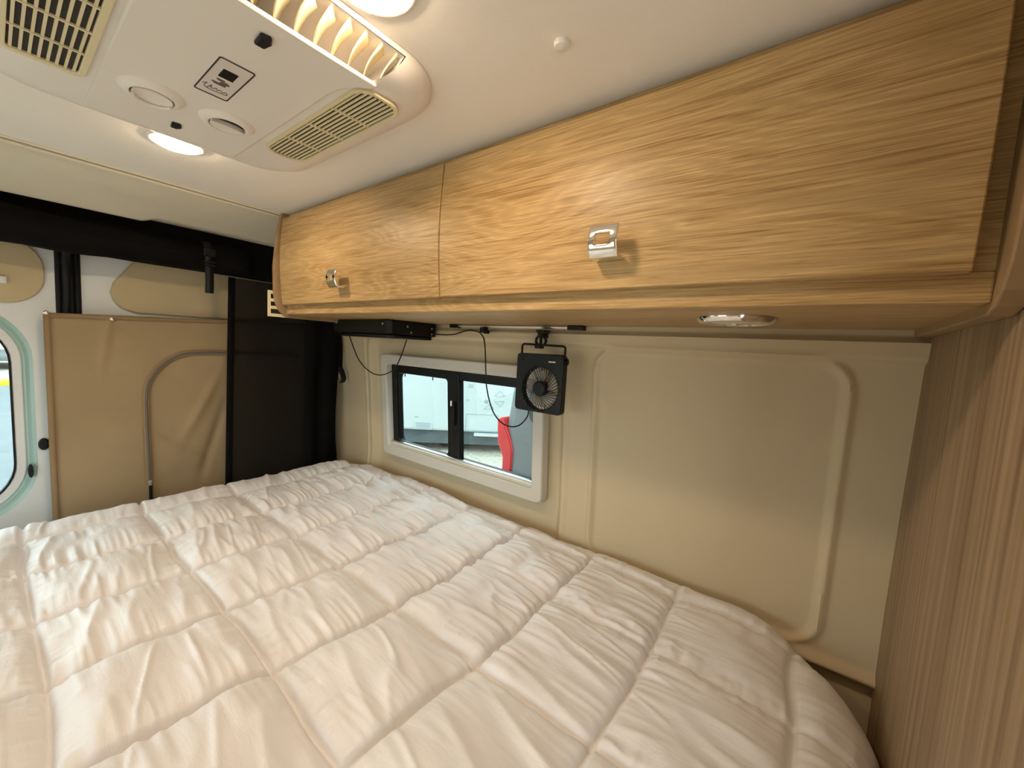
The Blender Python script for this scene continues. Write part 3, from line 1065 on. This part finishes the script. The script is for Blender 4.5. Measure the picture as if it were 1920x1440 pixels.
# centre panel
cp = [(-0.992, ACY - 0.106), (-0.992, ACY + 0.106), (-0.615, ACY + 0.106), (-0.585, ACY + 0.109), (-0.562, ACY + 0.120), (-0.546, ACY + 0.134), (-0.536, ACY + 0.137), (-0.533, ACY + 0.13)]
cp = cp + [(x, 2 * ACY - y) for x, y in cp[:1:-1]]
put('centre_panel', MB().prism(cp, 2, 0.3585, 0.3640), 'ac', ac, bevel=0.003, smooth=35)
ZB = 0.3585


def grille(outline, x0, x1, y0, y1, nslat, ncross, zb):
    """cream grille: frame plate, dark plate painted as the shade inside, slats along x, cross bars along y"""
    fr_o = put('grille', MB().ring(outline[0], outline[1], 2, zb - 0.0045, zb + 0.001), 'ac_cream', ac, bevel=0.001)
    fr_o['label'] = 'cream slotted grille'
    put('grille_shade_plate', MB().prism(outline[1], 2, zb - 0.0008, zb + 0.0008), 'dark', fr_o)  # flat dark plate paints the shaded depth behind the slats
    s0 = None
    for k in range(nslat):
        y = y0 + (y1 - y0) * (k + 0.5) / nslat
        if s0 is None:
            s0 = put('slat', MB().box(x0, x1, y - 0.0015, y + 0.0015, zb - 0.0026, zb - 0.0008), 'ac_cream', fr_o)
            yf = y
        else:
            again(s0, fr_o, (0, y - yf, 0))
    for k in range(1, ncross + 1):
        x = x0 + (x1 - x0) * k / (ncross + 1)
        put('cross_bar', MB().box(x - 0.0017, x + 0.0017, y0, y1, zb - 0.0034, zb - 0.0008), 'ac_cream', fr_o)


zg = 0.3622
grille((rrect(-0.893, -0.550, 0.332, 0.408, 0.028, 8), rrect(-0.887, -0.556, 0.337, 0.403, 0.024, 8)), -0.884, -0.560, 0.338, 0.402, 9, 3, zg)
grille((rrect(-0.893, -0.550, 0.020, 0.098, 0.012, 8), rrect(-0.884, -0.559, 0.025, 0.090, 0.006, 8)), -0.884, -0.559, 0.025, 0.090, 8, 4, zg)


def round_vent(x, y, shut):
    """flared ring with a bowl-shaped flap; shut: the flap fills the ring, else it leaves the forward side open"""
    fr_o = put('round_vent', MB().lathe((x, y, ZB + 0.001), (0, 0, -1), [(0.0395, 0), (0.0395, 0.0015), (0.036, 0.0055), (0.030, 0.0090), (0.0265, 0.0085), (0.0255, 0.0045), (0.0254, 0.0020)], 44), 'ac', ac, smooth=True)
    put('throat_shade_disc', MB().lathe((x, y, ZB - 0.0012), (0, 0, -1), [(0.0252, 0), (0.0252, 0.0006)], 30), 'dark', fr_o)  # flat dark disc paints the shade down the vent
    if shut:
        m = MB().lathe((x, y, ZB - 0.0020), (0, 0, -1), [(0.0225, 0), (0.0240, 0.0030), (0.0238, 0.0062), (0.0218, 0.0064), (0.0195, 0.0048), (0.010, 0.0034), (0.001, 0.0030)], 40)
        put('flap', m, 'ac', fr_o, smooth=50)
        put('flap_lip', MB().tube([(x + 0.0225 * math.cos(t), y + 0.0225 * math.sin(t), ZB - 0.0102) for t in np.linspace(PI * 0.55, PI * 1.45, 16)], 0.0022, 8), 'ac', fr_o, smooth=True)
    else:
        arc = [(x + 0.0238 * math.cos(t), y + 0.0238 * math.sin(t)) for t in np.linspace(PI * 0.40, PI * 1.60, 20)]
        bow = [(x + 0.004 * math.cos(t) * 1.6 + 0.0008, y + 0.0225 * math.sin(t)) for t in np.linspace(-PI / 2, PI / 2, 10)]
        put('flap', MB().prism(arc + bow, 2, ZB - 0.0080, ZB - 0.0020), 'ac', fr_o, bevel=0.0018, smooth=40)
        put('flap_lip', MB().tube([(p[0], p[1], ZB - 0.0095) for p in bow], 0.0016, 8), 'ac', fr_o, smooth=True)


round_vent(-0.846, 0.164, True)
round_vent(-0.842, 0.260, False)
put('sensor', MB().prism([(-0.586, 0.209), (-0.563, 0.208), (-0.560, 0.220), (-0.571, 0.224), (-0.586, 0.221)], 2, ZB - 0.005, ZB), 'black', ac, bevel=0.002)
put('sensor', MB().prism([(-0.945, 0.206), (-0.925, 0.204), (-0.922, 0.216), (-0.935, 0.220), (-0.945, 0.215)], 2, ZB - 0.004, ZB), 'rubber', ac, bevel=0.002)
# printed control label
st = put('control_label', MB().prism(rrect(-0.768, -0.654, 0.1945, 0.2370, 0.004), 2, ZB - 0.0009, ZB), 'sticker', ac)
st['label'] = 'white control label with dark border, display and logo'
put('border', MB().ring(rrect(-0.768, -0.654, 0.1945, 0.2370, 0.004), rrect(-0.7655, -0.6565, 0.1962, 0.2353, 0.003), 2, ZB - 0.0014, ZB - 0.0009), 'ink', st)
put('display', MB().box(-0.703, -0.680, 0.2065, 0.2240, ZB - 0.0018, ZB - 0.0009), 'black', st)
put('display_edge', MB().box(-0.7065, -0.7035, 0.2065, 0.2240, ZB - 0.0022, ZB - 0.0009), 'ac', st)


def half(xc_, yc_, r, up_):
    return [(xc_ + up_ * r * 1.1 * math.sin(t), yc_ + r * math.cos(t)) for t in np.linspace(0, PI, 10)]


mb = MB()
mb.prism(half(-0.7105, 0.2125, 0.0052, -1), 2, ZB - 0.0013, ZB - 0.0009)
mb.prism(half(-0.7215, 0.2195, 0.0060, 1), 2, ZB - 0.0013, ZB - 0.0009)
mb.prism([(-0.7250, 0.2050), (-0.7225, 0.2050), (-0.7225, 0.2225), (-0.7285, 0.2225), (-0.7285, 0.2090)], 2, ZB - 0.0013, ZB - 0.0009)
put('logo', mb, 'ink_brown', st)
mb = MB()
scr = [(-0.741, 0.199), (-0.736, 0.203), (-0.747, 0.202), (-0.750, 0.206), (-0.738, 0.209), (-0.746, 0.210), (-0.7445, 0.214), (-0.7415, 0.216), (-0.747, 0.218), (-0.7425, 0.221), (-0.747, 0.224), (-0.7425, 0.228), (-0.7485, 0.231), (-0.7505, 0.226), (-0.7520, 0.214), (-0.751, 0.205)]
mb.tube([(p.x, p.y, ZB - 0.0011) for p in spline([(x, y, 0) for x, y in scr], 5)], 0.00055, 5)
put('script', mb, 'ink_brown', st)

# ------------------------------------------------------------------ tan canvas on the right-hand rear door
cv = thing('canvas_cover', 'tan canvas cover with a zipped flap snapped over the rear door', 'cover', (-1.905, 0.5, -0.80))
XC = -1.905
yy = np.linspace(0.100, 1.02, 116)
zz = np.linspace(-0.80, 0.030, 100)
YYc, ZZc = np.meshgrid(yy, zz)
top = 0.030 + 0.020 * (YYc - 0.1) / 0.48
ZZc = ZZc + (ZZc + 0.8) / 0.83 * (top - 0.030)
wv = 0.010 * (vnoise2(YYc * 5, ZZc * 2.2, 81) - 0.5) + 0.006 * (vnoise2(YYc * 12 + ZZc * 5, ZZc * 7, 82) - 0.5)
dia = np.exp(-((YYc - 0.47 - 0.45 * (ZZc + 0.35)) / 0.018) ** 2) * smoothstep(-0.5, -0.3, ZZc) * smoothstep(-0.1, -0.25, ZZc)
dia2 = np.exp(-((ZZc + 0.38 + 0.7 * (YYc - 0.36)) / 0.02) ** 2) * smoothstep(0.34, 0.40, YYc) * smoothstep(0.60, 0.50, YYc)
dia3 = np.exp(-((YYc - 0.245 + 0.12 * (0.03 - ZZc)) / 0.012) ** 2) * smoothstep(-0.25, 0.02, ZZc)
dia4 = np.exp(-((YYc - 0.53 - 0.28 * (ZZc + 0.45)) / 0.016) ** 2) * smoothstep(-0.62, -0.52, ZZc) * smoothstep(-0.2, -0.4, ZZc)
rip = 0.004 * (vnoise2(YYc * 70, ZZc * 5, 84) - 0.5) * np.exp(-((ZZc + 0.10) / 0.03) ** 2) * smoothstep(0.45, 0.5, YYc)
XXc = XC + wv + 0.009 * dia - 0.008 * dia2 + 0.008 * dia3 - 0.010 * dia4 + 2 * rip
put('cloth', MB().grid(np.stack([XXc, YYc, ZZc], -1)), 'canvas', cv, smooth=180)


def cx_at(y, z):
    j = int(np.clip(np.searchsorted(zz, z), 0, len(zz) - 1))
    i = int(np.clip(np.searchsorted(yy, y), 0, len(yy) - 1))
    return float(XXc[j, i])


mb = MB()
hem = [(cx_at(0.1, z) + 0.003, 0.100, z, ) for z in np.linspace(-0.79, 0.028, 28)]
P = np.array([[(p[0], p[1], p[2]) for p in hem], [(p[0] + 0.003, p[1] + 0.014, p[2]) for p in hem]])
mb.grid(P)
put('side_hem', mb, 'canvas_hem', cv, solid=0.003, smooth=True)
ht = [(cx_at(y, 0.02) + 0.004, y, 0.030 + 0.020 * (y - 0.1) / 0.48) for y in np.linspace(0.1, 1.02, 50)]
mb = MB().grid(np.array([ht, [(p[0] + 0.001, p[1], p[2] - 0.014) for p in ht]]))
put('top_hem', mb, 'canvas_hem', cv, solid=0.003, smooth=True)
zpts = [(0.86, -0.082), (0.70, -0.080), (0.583, -0.081), (0.492, -0.083), (0.434, -0.093), (0.387, -0.123), (0.350, -0.172), (0.334, -0.229), (0.333, -0.356), (0.336, -0.555), (0.336, -0.75)]
zs_ = spline([(0, y, z) for y, z in zpts], 10)
zline = [Vector((cx_at(p.y, p.z) + 0.0045, p.y, p.z)) for p in zs_]
# smooth the depth along the line
for _ in range(6):
    for i in range(1, len(zline) - 1):
        zline[i].x = (zline[i - 1].x + zline[i].x + zline[i + 1].x) / 3
tape_l, tape_r = [], []
for i, p in enumerate(zline):
    d_ = (zline[min(i + 1, len(zline) - 1)] - zline[max(i - 1, 0)]).normalized()
    nrm = Vector((0, -d_.z, d_.y))
    tape_l.append(p + nrm * 0.011)
    tape_r.append(p - nrm * 0.011)
put('zip_tape', MB().grid(np.array([[tuple(p) for p in tape_l], [tuple(p) for p in tape_r]])), 'canvas_hem', cv, solid=0.002, smooth=True)
put('zip_teeth', MB().tube([(p.x + 0.002, p.y, p.z) for p in zline], 0.0036, 8), 'zip', cv, smooth=True)
put('zip_pull', MB().box(XC + 0.010, XC + 0.016, 0.3325, 0.3415, -0.64, -0.575), 'rubber', cv, bevel=0.002)
put('zip_slider', MB().box(XC + 0.007, XC + 0.014, 0.3315, 0.3425, -0.575, -0.555), 'steel', cv, bevel=0.002)
for y, z in ((0.106, 0.036), (0.250, 0.030)):
    put('snap', MB().lathe((cx_at(y, 0.02) + 0.006, y, z - 0.006), (1, 0, 0), [(0.0065, 0), (0.006, 0.003), (0.003, 0.005)], 16), 'chrome', cv, smooth=True)

# rubber door buffers beside the canvas
for (y, z, lab, ry, rz) in ((0.0915, -0.390, 'black rubber door buffer at the edge of the tan canvas', 0.012, 0.019), (0.062, -0.472, 'black rubber buffer on the window surround of the rear door', 0.006, 0.021)):
    o = put('door_buffer', MB().prism([(y + ry * math.cos(t), z + rz * math.sin(t)) for t in np.linspace(0, 2 * PI, 20)[:-1]], 0, XD - 0.004, XD + 0.012), 'rubber', bevel=0.003, smooth=True, base=(XD, y, z))
    tag(o, lab, 'buffer', 'rubber door buffers')

# ------------------------------------------------------------------ rolled-up black screen over the rear doors
sr = thing('rolled_screen', 'black fabric screen rolled up under the header over the rear doors', 'screen', (-1.78, 0.1, 0.21))
N = 90
ys_ = np.linspace(-0.72, 0.625, N)
K = 22
P = np.zeros((N, K + 1, 3))
for i, y in enumerate(ys_):
    sag = 0.006 * math.sin(y * 5) + 0.004 * math.sin(y * 13 + 1)
    endr = 1.0 if y < 0.59 else max(0.15, math.sqrt(max(0.0, 1 - ((y - 0.59) / 0.036) ** 2)))
    for k in range(K + 1):
        t = 2 * PI * k / K
        r = (0.046 + 0.004 * math.sin(3 * t + y * 4) + 0.0025 * math.sin(7 * t + y * 9) + 0.003 * math.sin(y * 23 + t)) * endr
        P[i, k] = (-1.775 + r * 0.85 * math.cos(t), y, 0.262 + sag * 0.5 + r * 1.05 * math.sin(t))
put('roll', MB().grid(P), 'cloth_black', sr, smooth=180)
yy2 = np.linspace(-0.72, 1.0, 120)
zz2 = np.linspace(0.215, 0.372, 14)
A, B = np.meshgrid(yy2, zz2)
X2 = -1.812 + 0.012 * (vnoise2(A * 9, B * 14, 91) - 0.5) + 0.02 * smoothstep(0.30, 0.37, B)
put('header_flap', MB().grid(np.stack([X2, A, B], -1)), 'cloth_black', sr, solid=0.003, smooth=180)
stp = [(-1.772, 0.474, 0.318), (-1.742, 0.475, 0.305), (-1.729, 0.476, 0.28), (-1.728, 0.477, 0.25), (-1.731, 0.478, 0.20), (-1.730, 0.478, 0.17), (-1.727, 0.476, 0.135)]
sp = spline(stp, 6)
mb = MB().grid(np.array([[(p.x, p.y - 0.0125, p.z) for p in sp], [(p.x, p.y + 0.0125, p.z) for p in sp]]))
sto = put('strap', mb, 'rubber', sr, solid=0.0025, smooth=True)
mb = MB().box(-1.729, -1.718, 0.459, 0.494, 0.262, 0.288)
for z in (0.232, 0.243):
    mb.box(-1.727, -1.719, 0.461, 0.493, z - 0.003, z + 0.003)
put('buckle', mb, 'black', sto, bevel=0.002)
st2 = [(-1.800, 0.150, 0.24), (-1.90, 0.152, 0.20), (-1.930, 0.154, 0.10), (-1.932, 0.150, 0.0), (-1.93, 0.150, -0.08)]
sp = spline(st2, 6)
mb = MB().grid(np.array([[(p.x, p.y - 0.0095, p.z) for p in sp], [(p.x, p.y + 0.0095, p.z) for p in sp]]))
put('hanging_strap', mb, 'rubber', sr, solid=0.002, smooth=True)

# hanging black screen panel: sheer part with a bound edge, opaque part by the wall
hp = thing('hanging_screen', 'sheer black screen panel hanging beside the tan canvas down to the bed', 'screen', (-1.815, 0.7, -0.80))
yy3 = np.linspace(0.566, 0.862, 40)
zz3 = np.linspace(-0.80, 0.212, 60)
A, B = np.meshgrid(yy3, zz3)
lean = -0.016 * (0.228 - B) / 0.86
X3 = -1.822 + 0.008 * (vnoise2(A * 7, B * 2.5, 95) - 0.5)
put('sheer', MB().grid(np.stack([X3, A + lean * (0.86 - A) / 0.3, B], -1)), 'mesh', hp, smooth=180)
zl = np.linspace(-0.80, 0.212, 40)
e0 = [(-1.815, 0.561 - 0.016 * (0.228 - z) / 0.86, z) for z in zl]
put('edge_binding', MB().grid(np.array([e0, [(p[0], p[1] + 0.023, p[2]) for p in e0]])), 'cloth_black', hp, solid=0.003, smooth=True)
yy4 = np.linspace(0.850, 1.0, 44)
zz4 = np.linspace(-0.80, 0.212, 80)
A, B = np.meshgrid(yy4, zz4)
X4 = -1.812 + 0.010 * np.sin((A - 0.85) * 75 + 2.2 * (vnoise2(A * 3, B * 3.3, 96) - 0.5)) + 0.02 * (vnoise2(A * 16, B * 4, 97) - 0.5)
A4 = A + (A - 0.85) / 0.15 * (0.012 + 0.010 * np.sin(B * 7 + 0.7))
put('folds', MB().grid(np.stack([X4, A4, B], -1)), 'cloth_black', hp, solid=0.003, smooth=180)
tt = [(-1.795, 1.000, 0.05), (-1.792, 1.006, -0.05), (-1.788, 1.004, -0.12), (-1.782, 1.000, -0.155)]
sp = spline(tt, 6)
put('tie_strap', MB().grid(np.array([[(p.x, p.y - 0.008, p.z) for p in sp], [(p.x, p.y + 0.008, p.z) for p in sp]])), 'cloth_black', hp, solid=0.003, smooth=True)
tb = [(-1.780, 0.998, -0.135), (-1.772, 1.006, -0.16), (-1.770, 1.012, -0.19), (-1.774, 1.006, -0.208)]
sp = spline(tb, 5)
put('tab', MB().grid(np.array([[(p.x, p.y - 0.014, p.z) for p in sp], [(p.x, p.y + 0.010, p.z + 0.004) for p in sp]])), 'rubber', hp, solid=0.006, bevel=0.002, smooth=True)
put('tab_ring', MB().tube([(-1.768, 0.984, -0.165), (-1.766, 0.990, -0.185)], 0.002), 'steel', hp)

# ------------------------------------------------------------------ outside
ZG = -1.95
gr = put('ground', MB().box(-60, 30, -30, 45, ZG - 0.2, ZG), 'gravel')
tag(gr, 'pale gravel ground outside the van', None, None, 'structure')
tag(put('road', MB().box(-19.0, -7.0, -14, 10, ZG, ZG + 0.012), 'asphalt', base=(-13, 0, ZG)), 'grey asphalt strip seen through the rear door window', None, None, 'structure')
ky = put('kerb', MB().prism([(-19.6, ZG), (-19.0, ZG), (-19.03, ZG + 0.15), (-19.5, ZG + 0.17)], 1, -6, 6), 'yellow', bevel=0.03, base=(-19.3, 0, ZG))
tag(ky, 'yellow kerb beyond the rear door window', 'kerb')

# white trailer seen through the side window
uA, uV, uN = Vector((-5.76, 4.45, 0)), Vector((0.75642, 0.65408, 0)), Vector((-0.65408, 0.75642, 0))


class TB(MB):
    """u along the trailer side, w away from us, z up"""
    def bake(self):
        self.v = [tuple(uA + uV * p[0] + uN * p[1] + Vector((0, 0, p[2]))) for p in self.v]
        return self


tr = thing('white_trailer', 'white camper trailer parked outside the side window', 'trailer', tuple(uA + uV * 1.0 + uN * 1.2 + Vector((0, 0, ZG))))
put('body', TB().box(-3.2, 3.6, 0, 2.4, -1.55, 1.1).bake(), 'rv', tr, bevel=0.04)
put('chassis', TB().box(-3.1, 3.5, 0.10, 2.3, -1.80, -1.551).bake(), 'rv_dark', tr)
for u in (0.2, 2.9):
    put('wheel', TB().lathe((u - 2.2, 0.45, ZG + 0.16), (0, 1, 0), [(0.10, 0), (0.16, 0.02), (0.16, 0.2), (0.10, 0.22)], 24).bake(), 'rubber', tr)
vn = put('vent_cover', TB().box(0.18, 0.50, -0.012, 0.0, -1.535, -1.40).bake(), 'rv', tr, bevel=0.004)
for k in range(5):
    put('vent_slat', TB().box(0.21, 0.47, -0.016, -0.0125, -1.515 + 0.024 * k, -1.507 + 0.024 * k).bake(), 'decal', vn)


def tri(pts):
    c_ = (sum(p[0] for p in pts) / 3, sum(p[1] for p in pts) / 3)
    inn = [(c_[0] + (p[0] - c_[0]) * 0.80, c_[1] + (p[1] - c_[1]) * 0.80) for p in pts]
    return TB().ring(pts, inn, 1, -0.004, -0.0005).bake()


for t_ in ([(1.585, -0.875), (1.69, -0.770), (1.795, -0.865)], [(1.595, -0.965), (1.78, -0.955), (1.71, -1.065)], [(1.41, -1.12), (1.53, -1.005), (1.60, -1.115)]):
    put('triangle_decal', tri(t_), 'decal', tr)
put('round_port', TB().lathe((1.455, 0.0, -0.975), (0, -1, 0), [(0.038, 0), (0.038, 0.006), (0.024, 0.010), (0.005, 0.011)], 20).bake(), 'decal', tr)
for u0, u1, z in ((1.13, 1.20, -0.690), (1.12, 1.21, -0.725), (1.09, 1.15, -0.965), (0.18, 0.25, -1.312)):
    put('marker_decal', TB().box(u0, u1, -0.004, -0.0005, z - 0.007, z + 0.007).bake(), 'decal', tr)
put('hatch_outline', TB().ring([(1.10, -1.54), (1.69, -1.54), (1.69, -1.215), (1.10, -1.215)], [(1.108, -1.532), (1.682, -1.532), (1.682, -1.223), (1.108, -1.223)], 1, -0.004, -0.0005).bake(), 'decal', tr)
put('folding_step', TB().box(1.26, 1.75, -0.16, -0.005, -1.585, -1.553).bake(), 'rv', tr, bevel=0.004)

# grey van parked alongside, its rear corner in the window
gv = thing('grey_van', 'grey van with a red tail light parked outside the side window', 'van', (0.0, 2.6, ZG))
prof = [(-1.50, ZG + 0.35), (-1.56, -1.20), (-1.585, -0.80), (-1.58, -0.50), (-1.54, -0.22), (-1.45, 0.20), (-1.32, 0.55), (-1.20, 0.64), (2.8, 0.64), (3.6, -0.3), (4.2, -0.6), (4.3, -1.2), (4.2, ZG + 0.35)]
put('body', MB().prism(prof, 1, 2.0, 3.8), 'van_grey', gv, bevel=0.09, seg=4, smooth=60)
tl = [(-1.612, -0.46), (-1.575, -0.44), (-1.545, -0.50), (-1.505, -0.565), (-1.480, -0.64), (-1.483, -0.86), (-1.555, -0.86), (-1.556, -0.70), (-1.60, -0.61)]
put('tail_light', MB().prism(tl, 1, 1.985, 2.12), 'red', gv, bevel=0.01, smooth=True)
put('side_window', MB().prism(rrect(-1.37, -0.45, -0.46, 0.25, 0.08), 1, 1.988, 2.0), 'van_dark', gv, bevel=0.004)
put('bumper', MB().prism([(-1.62, -1.50), (-1.60, -1.12), (-1.30, -1.10), (-1.25, -1.50)], 1, 1.97, 3.83), 'rubber', gv, bevel=0.03)
for x in (-0.75, 2.9):
    put('wheel', MB().lathe((x, 1.98, ZG + 0.33), (0, 1, 0), [(0.20, 0), (0.33, 0.03), (0.33, 0.22), (0.2, 0.24)], 28), 'rubber', gv)

# white truck far behind, through the rear door window
ft = thing('far_truck', 'white box truck far behind the yellow kerb', 'truck', (-27, 0.5, ZG))
put('box_body', MB().box(-30, -25, -4, 5, ZG + 0.8, 1.6), 'rv', ft, bevel=0.05)
put('underframe', MB().box(-29.8, -25.2, -3.8, 4.8, ZG + 0.35, ZG + 0.799), 'rv_dark', ft)
for y in (-2.6, 3.4):
    put('wheel', MB().lathe((-25.6, y, ZG + 0.42), (0, 1, 0), [(0.25, -0.15), (0.42, -0.12), (0.42, 0.12), (0.25, 0.15)], 20), 'rubber', ft)
